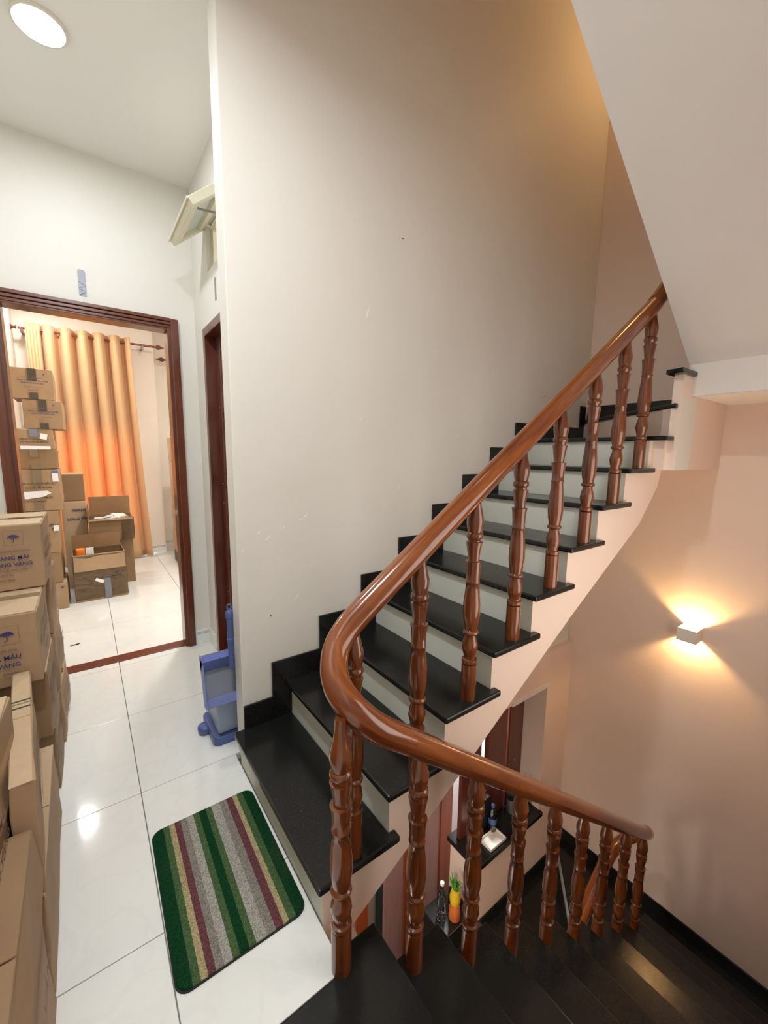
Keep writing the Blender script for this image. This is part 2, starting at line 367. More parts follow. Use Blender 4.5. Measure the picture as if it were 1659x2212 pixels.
# ---- bedroom shell
bw=MB(); bw.box(-.66,-.53,3.16,YB2+.12,0,ZC)
struct(bw.build('wall_bedroom_left',M['bed_wall']),'pale bedroom wall beside the carton tower')
WX0,WX1,WZa,WZb=-.42,.50,.35,1.62
bw=MB(); bw.box(-.66,WX0,YB2,YB2+.12,0,ZC); bw.box(WX1,.83,YB2,YB2+.12,0,ZC); bw.box(WX0,WX1,YB2,YB2+.12,0,WZa); bw.box(WX0,WX1,YB2,YB2+.12,WZb,ZC)
bw.box(.83,1.9,YB2+.28,YB2+.40,0,ZC); bw.box(.71,.83,YB2+.12,YB2+.40,0,ZC)
struct(bw.build('wall_bedroom_back',M['bed_wall']),'peach bedroom wall behind the golden curtain')
struct(MB().box(1.9,2.0,3.04,YB2+.4,0,ZC).build('wall_bedroom_right',M['bed_wall']),'bedroom wall on the right')
struct(MB().box(.78,1.9,3.04,3.16,0,ZC).build('wall_bedroom_front',M['bed_wall']),'bedroom wall beside its doorway')
struct(MB().box(-.66,2.0,3.10,YB2+.4,ZC,ZC+.12).build('ceiling_bedroom',M['ceiling_paint']),'white bedroom ceiling')
MBf=MB().box(.83,1.9,YB2,YB2+.28,-.16,0); struct(MBf.build('floor_recess',M['tile']),'tiled floor of the bedroom recess')
b=struct(MB().box(.52,.838,YB2-.009,YB2,0,.11).build('baseboard_bedroom',M['tile'],None,.002,1),'white tiled baseboard under the bedroom wall')
for z in (.078,.092): MB().box(.53,.83,YB2-.0096,YB2-.009,z,z+.003).build('printed_line',M['ink_dark'],b)
b=struct(MB().box(.84,1.3,YB2+.271,YB2+.28,0,.11).build('baseboard_recess',M['tile'],None,.002,1),'white tiled baseboard in the bedroom recess')
for z in (.078,.092): MB().box(.85,1.3,YB2+.2704,YB2+.271,z,z+.003).build('printed_line',M['ink_dark'],b)
w=struct(MB().box(WX0,WX0+.04,YB2+.03,YB2+.08,WZa,WZb).box(WX1-.04,WX1,YB2+.03,YB2+.08,WZa,WZb).box(WX0+.04,WX1-.04,YB2+.03,YB2+.08,WZa,WZa+.04).box(WX0+.04,WX1-.04,YB2+.03,YB2+.08,WZb-.04,WZb).build('window_1',M['frame_wood']),'daylit window behind the golden curtain')
MB().box(WX0+.04,WX1-.04,YB2+.05,YB2+.055,WZa+.04,WZb-.04).build('pane',M['clear_glass'],w)
# ================================================================== STAIRS
st=thing('staircase','white staircase with black granite treads rising to the right','staircase',(RIS,YB,0))
def sp(o): o.parent=st; o.matrix_parent_inverse=Matrix.Translation((-RIS,-YB,0)); return o
pr=[(.30,-.155),(.466,-.012),(RIS,-.012)]
TH=.024
for k in range(1,10):
    pr.append((rise_x(k), k*R-TH)); 
    pr.append((rise_x(k+1) if k<9 else 2.44, k*R-TH))
pr=[(RIS,-.155),(RIS,R-TH)]
for k in range(1,9):
    pr += [(rise_x(k+1),k*R-TH),(rise_x(k+1),(k+1)*R-TH)]
pr += [(2.44,9*R-TH),(2.44,1.315),(2.59,1.315),(2.56,1.22),(2.374,1.03),(1.741,.655),(1.36,.412),(1.048,.212),(.772,.04),(.568,-.085),(.50,-.155)]
sp(MB().prism(pr,YB,YW,'y').build('stair_body',M['riser_paint']))
sp(MB().prism(pr,YB-.002,YB-.0002,'y').build('side_plaster',M['wall_peach']))
# winder block
wd=MB(); dg0=(2.47,.862); dg1=(3.17,YW)
wd.prism([(2.44,.862),dg0,dg1,(2.44,YW)],1.315,9*R-TH); wd.prism([dg0,(XWALL,.862),(XWALL,YW),dg1],1.315,10*R-TH)
wd.prism([(2.47,.82),(XWALL,.82),(XWALL,.862),(2.47,.862)],1.315,11*R-TH)
sp(wd.build('winder_block',M['wall_peach']))
sp(MB().prism([(2.471,1.316),(2.67,1.316),(2.70,1.53),(2.69,1.69),(2.471,1.69)],.8188,.8199,'y').build('paint_patch',M['wall_paint']))
# landing slab and the return flight soffit
ld=MB().box(2.621,XWALL,YN,.82,1.701,11*R-TH); sp(ld.build('landing_slab',M['ceiling_paint']))
so=MB().prism([(2.59,1.70),(2.59,1.86),(.485,3.335),(.485,3.66),(2.59,2.2),(2.62,2.0),(2.62,1.70)],YN,.84,'y')
rf=tag(so.build('return_flight',M['soffit_paint']),'sloping grey white underside of the next stair flight overhead','stair flight')
def tread(poly, ztop, name='tread', par=None, bev=.006):
    o=MB().prism(poly,ztop-TH,ztop).build(name,M['granite'],None,bev,2); 
    return sp(o) if par is None else o
for k in range(1,9):
    n=NOSE+RUN*(k-1); bx_=rise_x(k+1)-.001
    tread([(n,YO),(n+.2925,YO),(n+.2925,YB-.001),(bx_,YB-.001),(bx_,YW-.001),(n,YW-.001)],k*R)
tread([(2.373,.832),(2.47,.832),(2.468,.855),(3.165,YW-.001),(2.373,YW-.001)],9*R)
tread([(2.44,.832),(XWALL-.001,.832),(XWALL-.001,YW-.001),(3.135,YW-.001)],10*R)
tread([(2.40,.80),(2.62,.80),(2.63,YN+.002),(XWALL-.001,YN+.002),(XWALL-.001,.885),(2.42,.885)],11*R)
# skirting strips on the stair wall
def strip(x0,x1,z0,z1): sp(MB().box(x0,x1,YW-.012,YW-.0005,z0,z1).build('skirting',M['granite'],None,.0015,1))
SK=.107; SX=.092
strip(XE+.001,rise_x(2)-SX-.001,R,R+SK)
for k in range(2,10):
    rx=rise_x(k)
    strip(rx-SX,rx,(k-1)*R,k*R+SK) 
    nx = rise_x(k+1)-SX-.001 if k<9 else 3.10
    strip(rx,nx,k*R,k*R+SK)
strip(3.10,3.17,9*R,10*R+SK)
sp(MB().box(XWALL-.012,XWALL-.0005,.89,YW-.013,10*R,10*R+SK).build('skirting',M['granite'],None,.0015,1))
# ---- lower flight
LX0=.596; LRUN=.262; LR=.2; YE=.83
lo=thing('lower_staircase','black granite steps descending below the near handrail','staircase',(LX0,.3,-.2))
def lp(o): o.parent=lo; o.matrix_parent_inverse=Matrix.Translation((-LX0,-.3,.2)); return o
def ltread(poly,z): return lp(MB().prism(poly,z-TH,z).build('tread',M['granite'],None,.005,2))
ltread([(.252,YN),(LX0,YN),(LX0,.838),(.475,.838),(.475,.791),(.252,.791)],0)
prof=[(LX0-.03,-TH)]
for j in range(1,9):
    x0,x1=LX0+LRUN*(j-1)-.03,LX0+LRUN*j
    ltread([(x0+.001,YN),(x1,YN),(x1,YE),(x0+.001,YE)],-LR*j)
    prof += [(x0,-LR*j-TH),(x1-.03,-LR*j-TH)]
xe=LX0+LRUN*8-.03
ltread([(xe+.001,YN),(2.95,YN),(2.95,.86),(xe+.001,.86)],-1.8)
prof += [(xe,-1.8-TH),(2.92,-1.8-TH),(2.92,-2.3),(2.6,-2.1),(.8,-.72),(.25,-.35),(.25,-TH)]
lp(MB().prism(prof,YN,.80,'y').build('stair_body',M['wall_peach']))
ltread([(2.921,YN),(XWALL-.001,YN),(XWALL-.001,YW-.03),(2.36,.98),(2.36,.862),(2.921,.862)],-2.0)
lb=MB().prism([(2.92,YN),(XWALL-.001,YN),(XWALL-.001,1.64),(2.40,.985),(2.40,.862),(2.92,.862)],-2.6,-2.0-TH); lp(lb.build('landing_body',M['riser_paint']))
def low_step(x0,x1,z,poly=None):
    p=poly or [(x0,.93),(x1,.93),(x1,1.645),(x0,1.645)]
    ltread(p,z)
    lp(MB().prism([(a+(.025 if a<x1 else 0),b_) for a,b_ in p],z-.35,z-TH).build('riser',M['riser_paint']))
low_step(2.22,3.1,-2.2,[(2.22,.93),(2.37,.93),(2.40,.99),(3.19,1.64),(2.22,1.645)])
for i in range(1,5): low_step(2.22-.3*i,2.25-.3*(i-1),-2.2-.2*i)
# skirting on lamp wall and lower far wall
lp(MB().box(XWALL-.012,XWALL-.0005,YN,1.64,-2.0,-1.90).build('skirting',M['granite'],None,.0015,1))
lp(MB().box(2.25,XWALL-.013,1.637,1.649,-2.2,-2.09).build('skirting',M['granite'],None,.0015,1))
lp(MB().box(2.12,2.25,1.637,1.649,-2.4,-2.09).build('skirting',M['granite'],None,.0015,1))
# ---- lower far wall with sill opening
lw=MB(); YF=1.65
lw.box(2.10,XWALL,YF,1.92,-3.4,-1.60); lw.box(2.86,XWALL,YF,1.92,-1.60,-.44); lw.box(1.2,XWALL,YF,1.92,-.44,-.16)
struct(lw.build('wall_lower',M['wall_peach']),'peach lower stairwell wall under a granite sill')
tag(MB().box(2.065,2.87,1.615,1.93,-1.60,-1.56).build('window_sill',M['granite'],None,.004,2),'black granite sill on the lower half wall','sill')
tag(MB().box(2.40,2.89,1.64,1.65,-.445,-.415).build('opening_head_trim',M['wall_paint']),'thin pale trim over the lower shuttered opening','trim')
lr=MB(); lr.box(.13,XWALL,1.92,4.6,-.30,-.17)
struct(lr.build('ceiling_lower',M['ceiling_paint']),'white ceiling of the room below')
struct(MB().box(.13,XWALL+.12,-.24,4.6,-3.5,-3.4).build('floor_lower',M['floor_low']),'dark floor of the storey below')
struct(MB().box(.13,XWALL,4.5,4.6,-3.4,-.30).build('wall_lower_back',M['wall_paint']),'white far wall of the room below')
struct(MB().box(.13,.25,-.24,4.5,-3.4,-.17).build('wall_lower_west',M['wall_paint']),'white wall of the room below the hallway')
struct(MB().box(3.1,XWALL,1.92,4.5,-3.4,-.30).build('wall_lower_east',M['wall_paint']),'white right hand wall of the room below')
struct(MB().box(.25,.30,YN,YB,-.70,-.16).box(.25,.60,YB,YW,-.70,-.16).build('wall_lower_left',M['wall_peach']),'slab edge under the hallway floor')
# ================================================================== RAILING
rail=thing('stair_railing','polished wooden handrail with turned balusters running along both flights','railing',(.455,.787,0))
def rp(o): o.parent=rail; o.matrix_parent_inverse=Matrix.Translation((-.455,-.787,0)); return o
BP=[(0,.0275),(.13,.0275),(.134,.027),(.136,.0215),(.139,.0275),(.146,.0285),(.152,.0275),(.155,.021),(.162,.0205),(.18,.026),(.197,.0292),(.215,.027),(.235,.0205),(.243,.0198),(.247,.0275),(.252,.0292),(.257,.027),(.261,.0228),(.268,.0235),(.29,.028),(.32,.031),(.36,.0295),(.40,.0255),(.43,.0228),(.433,.0255),(.438,.0255),(.441,.0235),(.47,.0245),(.495,.0265),(.509,.029),(.5105,.0205),(.517,.0200),(.535,.0225),(.555,.0255),(.576,.0292),(.578,.0225),(.585,.0225),(.590,.028),(.598,.0295),(.606,.028),(.610,.024),(.618,.026),(.64,.030),(.655,.0292),(.68,.0235),(.70,.0185),(.725,.0155),(.75,.0145)]
_bc={}
def baluster(x,y,z,h):
    k=round(h,3)
    if k not in _bc:
        s=h/.725; _bc[k]=MB().lathe([(a*s,b_) for a,b_ in BP],n=20).mesh('baluster',smooth=50)
    o=obj('baluster',_bc[k],M['baluster_wood'],None,(x,y,z)); rp(o)
for k in range(1,9):
    x=.58+.2475*(k-1); top=.915+.692*(x-.575)-.025
    baluster(x,.928,k*R,top-k*R)
LY=.787
for j in range(0,9):
    x=.462 if j==0 else .715+.2615*(j-1)
    top=.592-.772*(x-.669)-.012 if j else .712
    baluster(x,LY+(.012 if j==0 else 0),-LR*j,top+LR*j)
def cr(pts,n=8):
    P=[Vector(p) for p in pts]; P=[P[0]*2-P[1]]+P+[P[-1]*2-P[-2]]; out=[]
    for i in range(1,len(P)-2):
        for t in range(n):
            t/=n; a,b_,c,d=P[i-1],P[i],P[i+1],P[i+2]
            out.append(.5*((2*b_)+(c-a)*t+(2*a-5*b_+4*c-d)*t*t+(3*b_-a-3*c+d)*t**3))
    out.append(P[-2]); return out
def zup(x): return .915+.692*(x-.575)
def zlo(x): return .592-.772*(x-.669)
up_path=[(.62,.928,zup(.62)),(1.2,.928,zup(1.2)),(2.2,.928,zup(2.2)),(2.33,.925,zup(2.33)+.012),(2.45,.90,zup(2.45)+.07),(2.52,.88,zup(2.52)+.16)]
rp(MB().tube(cr(up_path,10),.037,.038,20).build('handrail',M['rail_wood'],smooth=60))
turn=[(.62,.928,zup(.62)),(.553,.923,.897),(.505,.900,.850),(.482,.855,.797),(.503,.808,.742),(.572,.790,.668),(.669,.787,zlo(.669))]
rp(MB().tube(cr(turn,8),.037,.038,20).build('handrail_turn',M['rail_wood'],smooth=60))
lowp=[(.669,.787,zlo(.669)),(1.5,.787,zlo(1.5)),(2.4,.787,zlo(2.4)),(2.58,.79,zlo(2.55)-.01),(2.68,.82,zlo(2.6)-.06),(2.70,.87,zlo(2.6)-.13),(2.66,.93,zlo(2.6)-.20),(2.5,.95,-1.14),(2.2,.95,-1.37),(1.6,.95,-1.83)]
rp(MB().tube(cr(lowp,10),.037,.038,20).build('handrail',M['rail_wood'],smooth=60))
# ================================================================== DOORS
d1=struct(thing('door_1','dark red wooden frame of the bedroom doorway','door frame',(.10,YD,0)),'dark red wooden frame of the bedroom doorway')
if 'category' in d1: del d1['category']
def dp(o,par,loc): o.parent=par; o.matrix_parent_inverse=Matrix.Translation(tuple(-a for a in loc)); return o
def d1p(o): return dp(o,d1,(.10,YD,0))
OX0,OX1,OZ=-.298,.49,2.155
for x0,x1,i0,i1 in ((-.365,OX0,-.365,-.318),(OX1,.555,.51,.555)):
    j=d1p(MB().box(x0,x1,YD-.005,3.155,0,2.222).build('jamb',M['frame_wood'],None,.003))
    d1p(MB().box(i0,i1,YD-.022,YD-.005,0,2.222).build('architrave',M['frame_wood'],None,.004))
d1p(MB().box(OX0,OX1,YD-.005,3.155,OZ,2.222).build('head',M['frame_wood'],None,.003))
for a,b_,y in ((2.165,2.182,.010),(2.184,2.202,.016),(2.204,2.224,.022)):
    d1p(MB().box(-.318,.51,YD-y,YD-.005,a,b_).build('head_moulding',M['frame_wood'],None,.003))
d2=struct(thing('door_2','x','x',(XS,2.4,0)),'narrow dark red side door with glazed leaf beside the stair wall')
if 'category' in d2: del d2['category']
def d2p(o): return dp(o,d2,(XS,2.4,0))
d2p(MB().box(XS-.004,XS+.10,DY1-.045,DY1-.001,0,DZ-.001).build('jamb',M['dark_wood'],None,.003))
d2p(MB().box(XS-.004,XS+.10,DY0+.001,DY0+.045,0,DZ-.001).build('jamb',M['dark_wood'],None,.003))
d2p(MB().box(XS-.004,XS+.10,DY0+.045,DY1-.045,DZ-.05,DZ-.001).build('head',M['dark_wood'],None,.003))
lf=d2p(MB().box(XS+.06,XS+.10,DY1-.13,DY1-.047,.01,DZ-.052).build('leaf_stile',M['dark_wood'],None,.003))
d2p(MB().box(XS+.06,XS+.10,DY0+.047,DY0+.13,.01,DZ-.052).build('leaf_stile',M['dark_wood'],None,.003))
for z0,z1 in ((.01,.16),(.62,.70),(1.16,1.24),(1.62,1.70),(DZ-.15,DZ-.052)):
    d2p(MB().box(XS+.062,XS+.098,DY0+.13,DY1-.13,z0,z1).build('leaf_rail',M['dark_wood'],None,.003))
for z0,z1 in ((.16,.62),(.70,1.16),(1.24,1.62),(1.70,DZ-.15)):
    d2p(MB().box(XS+.076,XS+.082,DY0+.13,DY1-.13,z0,z1).build('glass_pane',M['frosted']))
for z in (.45,1.05,1.18,1.66): d2p(MB().lathe([(0,.004),(.003,.003)],n=8).build('screw',M['metal_grey'],loc=(XS+.058,DY1-.09,z)))
tag(MB().box(XS,XS+.12,DY0+.05,DY1-.05,0,.006).build('door_threshold',M['threshold'],None,.001),'small reddish stone threshold of the narrow side door','threshold')
# transom window (opening frame + tilted sash)
w2=struct(thing('window_2','x','x',(XS,2.34,WZ0)),'cream awning window standing open above the narrow side door')
if 'category' in w2: del w2['category']
def w2p(o): return dp(o,w2,(XS,2.34,WZ0))
fr=MB(); fr.box(XS+.03,XS+.08,WY0,WY0+.03,WZ0,WZ1).box(XS+.03,XS+.08,WY1-.03,WY1,WZ0,WZ1).box(XS+.03,XS+.08,WY0+.03,WY1-.03,WZ0,WZ0+.03).box(XS+.03,XS+.08,WY0+.03,WY1-.03,WZ1-.03,WZ1)
w2p(fr.build('window_frame',M['cream_frame'],None,.002))
hinge=Vector((.650,0,2.672)); low=Vector((.487,0,2.538)); dv=(low-hinge); Ls=dv.length; dv.normalize(); nv=Vector((dv.z,0,-dv.x))
if nv.x>0: nv=-nv
def sash(t0,t1,y0,y1,n0,n1,name,mat):
    c=hinge+dv*((t0+t1)/2)+nv*((n0+n1)/2); c.y=(y0+y1)/2
    return w2p(MB().obox(c,dv,(0,1,0),nv,(t1-t0)/2,(y1-y0)/2,(n1-n0)/2).build(name,mat,None,.002,1))
SY0,SY1=2.21,2.70
FW=.045
sash(0,Ls,SY1-FW,SY1,-.019,.019,'sash_stile',M['cream_frame']); sash(0,Ls,SY0,SY0+FW,-.019,.019,'sash_stile',M['cream_frame'])
sash(0,FW,SY0+FW,SY1-FW,-.019,.019,'sash_rail',M['cream_frame']); sash(Ls-FW,Ls,SY0+FW,SY1-FW,-.019,.019,'sash_rail',M['cream_frame'])
sash(FW-.004,Ls-FW+.004,SY0+FW-.004,SY1-FW+.004,-.003,.003,'pane',M['frosted'])
sgn=1 if nv.z>0 else -1
sash(Ls,Ls+.009,SY0-.004,SY1+.004,sgn*.010 if sgn>0 else -.019,.019 if sgn>0 else -.010,'drip_edge',M['cream_frame'])
w2p(MB().tube([(.655,2.30,2.575),(.60,2.30,2.565),(.545,2.30,2.560),(.535,2.30,2.566)],.005,n=8).build('window_stay',M['metal_grey'],smooth=50))
w3=struct(MB().box(1.15,1.20,YN,YN+.03,.25,1.55).box(2.20,2.25,YN,YN+.03,.25,1.55).box(1.20,2.20,YN,YN+.03,.25,.30).box(1.20,2.20,YN,YN+.03,1.50,1.55).build('fill_panel',M['cream_frame']),'added glowing fill panel with frame, unseen on the near stairwell wall')
MB().box(1.20,2.20,YN+.002,YN+.008,.30,1.50).build('pane',M['fill_pane'],w3)  # glowing pane added out of view around the near fill lamp
lg=thing('unseen_globe','added globe fill lamp, unseen under the hallway slab, brightening the lower stairwell','wall lamp',(.40,.66,-.50))
MB().lathe([(-.06,.006),(-.05,.033),(-.03,.052),(0,.06),(.03,.052),(.05,.033),(.06,.006)],n=20).build('globe',M['globe_soft'],lg,smooth=60)
MB().box(-.098,-.05,-.03,.03,-.03,.03).build('bracket',M['lamp_white'],lg,.003)
point('unseen_globe_light',(.52,.66,-.50),.12,P_LOWG,(1,.85,.78))  # globe and its light are added to brighten the lower lamp wall
# ---- small things on walls
tp=MB().prism([(-.018,-.07),(.018,-.07),(.019,.06),(.012,.072),(-.012,.072),(-.018,.06)],-.001,.0,'y').build('tape_patch',M['tape_silver'],None,0,loc=(.066,YD-.0012,2.332)); tag(tp,'vertical silver tape patch above the bedroom door frame','tape')
for i in range(4): MB().obox((0,0,0),(1,0,.5*(-1)**i),(0,1,0),(-.5*(-1)**i,0,1),.017,.0015,.002).build('wrinkle',M['tape_silver'],tp,loc=(0,-.0022,-.055+.018*i))
so=MB().prism([(-.012,-.06),(.012,-.06),(.014,.05),(0,.062),(-.014,.05)],-.002,0,'x').build('wall_slot_plate',M['metal_grey'],None,loc=(XS-.0005,2.50,2.28)); tag(so,'slim grey metal strip on the side wall above the narrow door','metal strip')
# ceiling LED
cl=thing('ceiling_light','round white LED panel in the hallway ceiling','ceiling light',(-.015,2.285,ZC-.016))
MB().lathe([(.016,.090),(.004,.090),(.001,.087),(.001,.082)],n=40,cap=False).build('trim_ring',M['lamp_white'],cl,smooth=40)
MB().lathe([(.004,.082),(.006,.082)],n=40).build('diffuser',M['led'],cl)
for y in (.75,-1.9):
    c2=thing('ceiling_light',f'added round LED fill panel in the hallway ceiling out of view, {"nearer" if y>-1 else "farther"} one','ceiling light',(-.015,y,ZC-.016),'hall LED panels')
    MB().lathe([(.016,.090),(.004,.090),(.001,.087),(.001,.082)],n=40,cap=False).build('trim_ring',M['lamp_white'],c2,smooth=40)
    MB().lathe([(.004,.082),(.006,.082)],n=40).build('diffuser',M['led'],c2)
c3=thing('ceiling_light','round ceiling light inside the bedroom near the curtain','ceiling light',(-.33,5.50,ZC-.03))
MB().lathe([(.03,.135),(.005,.135),(0,.118)],n=40,cap=False).build('trim_ring',M['lamp_white'],c3,smooth=40)
MB().lathe([(.003,.118),(.006,.118)],n=40).build('diffuser',M['bed_led'],c3)
c4=thing('ceiling_light','added round ceiling light inside the bedroom near its doorway, out of view','ceiling light',(.88,4.0,ZC-.03))
MB().lathe([(.03,.135),(.005,.135),(0,.118)],n=40,cap=False).build('trim_ring',M['lamp_white'],c4,smooth=40)
MB().lathe([(.003,.118),(.006,.118)],n=40).build('diffuser',M['bed_led'],c4)
# ---- wall lamp (open top and bottom)
def wall_lamp(y,z,power,label):
    t=thing('wall_lamp',label,'wall lamp',(XWALL,y,z-.04))
    hw,h,dp_=.055,.085,.110; p=.004
    MB().box(-dp_,-dp_+p,-hw,hw,0,h).build('front_plate',M['lamp_white'],t,.0008)
    MB().box(-dp_+p,-.001,-hw,-hw+p,0,h).build('side_plate',M['lamp_white'],t); MB().box(-dp_+p,-.001,hw-p,hw,0,h).build('side_plate',M['lamp_white'],t)
    MB().box(-.005,-.001,-hw+p,hw-p,.012,h-.012).build('back_plate',M['lamp_white'],t)
    l=point('wall_lamp_light',(XWALL-.080,y,z+.0025),.010,power,WARM); return t
wall_lamp(.85,.225,P_LAMP,'small square white wall lamp throwing warm light up and down')
gl=thing('unseen_globe','round warm globe lamp on the upper stairwell wall behind the sloping soffit','wall lamp',(XWALL-.10,1.05,4.05))
MB().lathe([(-.06,.006),(-.05,.033),(-.03,.052),(0,.06),(.03,.052),(.05,.033),(.06,.006)],n=20).build('globe',M['globe'],gl,smooth=60)
MB().box(.05,.098,-.03,.03,-.03,.03).build('bracket',M['lamp_white'],gl,.003)
point('unseen_globe_light',(XWALL-.20,1.05,4.05),.06,P_UP,WARM)
# ================================================================== OBJECTS
# ---- striped mat
mt=thing('door_mat','small rectangular rug with green, beige, grey and maroon stripes on the floor','rug',(.272,1.258,0))
def rrect(w,h,r,n=6):
    p=[]
    for cx,cy,a0 in ((w-r,h-r,0),(-w+r,h-r,90),(-w+r,-h+r,180),(w-r,-h+r,270)):
        for i in range(n+1):
            a=math.radians(a0+90*i/n); p.append((cx+r*math.cos(a),cy+r*math.sin(a)))
    return p
MB().prism(rrect(.178,.274,.035),.0005,.009).build('pile',M['mat'],mt,.003,2)
MB().prism(rrect(.181,.278,.036),.0002,.004).build('edge_binding',M['mat_back'],mt)
mt.rotation_euler=(0,0,-.012)
# ---- pedal bin
pb=thing('pedal_bin','grey blue plastic pedal bin standing behind the stair wall end','bin',(.50,1.985,0))
MB().prism(rrect(.105,.125,.03),0,.045).build('base',M['bin_blue'],pb,.008,3,smooth=40)
MB().lathe([(0,.034),(.022,.036),(.030,.028),(.033,.0)],n=20,cap=False).build('pedal',M['bin_blue'],pb,smooth=50,loc=(-.112,.02,.012))
bb=MB(); w0,d0,w1,d1=.080,.105,.092,.115
bb.add([(-w0,-d0,.045),(w0,-d0,.045),(w0,d0,.045),(-w0,d0,.045),(-w1,-d1,.33),(w1,-d1,.33),(w1,d1,.33),(-w1,d1,.33)],[(0,1,2,3),(4,5,6,7),(0,1,5,4),(1,2,6,5),(2,3,7,6),(3,0,4,7)])
bd=bb.build('body',M['bin_body'],pb,.010,3,smooth=40)
MB().prism(rrect(.094,.118,.02),.33,.352).build('lid',M['bin_blue'],pb,.008,3,smooth=40)
for i in range(2): MB().box(-.0885,-.0872,-.02,.02,.19-.04*i,.20-.04*i).build('label_mark',M['ink_dark'],bd)
# ---- dustpan hanging on the bin front
dpn=thing('dustpan','blue plastic dustpan with upright handle leaning on the pedal bin','dustpan',(.452,1.797,.262))
th=math.radians(14)
def pan(a): 
    return Matrix.Rotation(-th,3,'X')@Vector(a)
def pbox(x0,x1,y0,y1,z0,z1,name,mat,bev=.002):
    m=MB().box(x0,x1,y0,y1,z0,z1); m.v=[tuple(pan(v)) for v in m.v]; return m.build(name,mat,dpn,bev,2)
pbox(-.100,.100,-.004,.0,.0,.225,'scoop_floor',M['pan_dust'])
pbox(-.104,-.098,-.045,0,.0,.228,'side_wall',M['pan_light']); pbox(.098,.104,-.045,0,0,.228,'side_wall',M['pan_light'])
m=MB(); m.add([pan(v) for v in [(-.104,-.004,.150),(.104,-.004,.150),(.104,-.056,.205),(-.104,-.056,.205),(-.104,-.002,.150),(.104,-.002,.150),(.104,0,.222),(-.104,0,.222)]],[(0,1,2,3),(3,2,6,7),(0,3,7,4),(1,5,6,2),(4,5,1,0),(4,7,6,5)])
m.build('back_wall',M['pan_blue'],dpn,.002)
pbox(-.100,.100,-.010,-.004,-.012,.030,'front_lip',M['pan_light'])
hp=[(-.06,.012),(.06,.0125),(.062,.015),(.078,.015),(.08,.0125),(.17,.0128),(.172,.0155),(.195,.0155),(.205,.012),(.21,.004)]
hh=MB().lathe(hp,n=18); hh.v=[(x+.008,y-.045,z+.235) for x,y,z in hh.v]; hh.build('handle',M['bin_blue'],dpn,smooth=40)
ring=[Vector((.008+.009*math.cos(a),-.045,.456+.012*math.sin(a))) for a in [2*math.pi*i/14 for i in range(14)]]
MB().tube(ring,.0032,n=8,up=(0,1,0),close=True).build('hang_loop',M['bin_blue'],dpn,smooth=60)
# ---- cartons
ICON=MB()
def umbrella(par,loc,s,face):
    m=MB(); n=10
    top=[(s*math.cos(math.pi*i/n),s*.75*math.sin(math.pi*i/n)) for i in range(n+1)]
    low=[(-s+2*s*i/6,(.16*s if i%2 else 0)) for i in range(1,6)]
    pts=top+low; m.add([(x,z,0) for x,z in pts],[list(range(len(pts)))])
    m.add([(-.07*s,-.9*s,0),(.07*s,-.9*s,0),(.07*s,.1*s,0),(-.07*s,.1*s,0)],[(0,1,2,3)])
    m.add([(-.07*s,-.9*s,0),(.07*s,-.9*s,0),(-.35*s,-1.0*s,0),(-.4*s,-.8*s,0)],[(0,1,2,3)])
    o=m.build('umbrella_mark',M['ink_blue'],par); o.location=loc
    q=1.65*s; e=.05*s; f_=MB()
    for a in ((-q,q,-q,-q+e),(-q,q,q-e,q),(-q,-q+e,-q,q),(q-e,q,-q,q)): f_.add([(a[0],a[2],0),(a[1],a[2],0),(a[1],a[3],0),(a[0],a[3],0)],[(0,1,2,3)])
    o2=f_.build('mark_border',M['ink_faint'],par); o2.location=loc
    for z in (o,o2): z.rotation_euler={'-y':(math.pi/2,0,0),'+x':(math.pi/2,0,math.pi/2)}[face]
def crumple(me,amp,seed):
    rnd=random.Random(seed); bm=bmesh.new(); bm.from_mesh(me)
    bmesh.ops.subdivide_edges(bm,edges=bm.edges[:],cuts=3,use_grid_fill=True)
    ph=[rnd.uniform(0,6.28) for _ in range(9)]
    for v in bm.verts:
        x,y,z=v.co
        v.co += Vector((math.sin(17*y+13*z+ph[0])+math.sin(29*z+ph[1]), math.sin(15*x+11*z+ph[2])+math.sin(27*x+ph[3]), .5*math.sin(13*x+17*y+ph[4])))*amp*.5
    bm.to_mesh(me); bm.free()
_ci=[0]
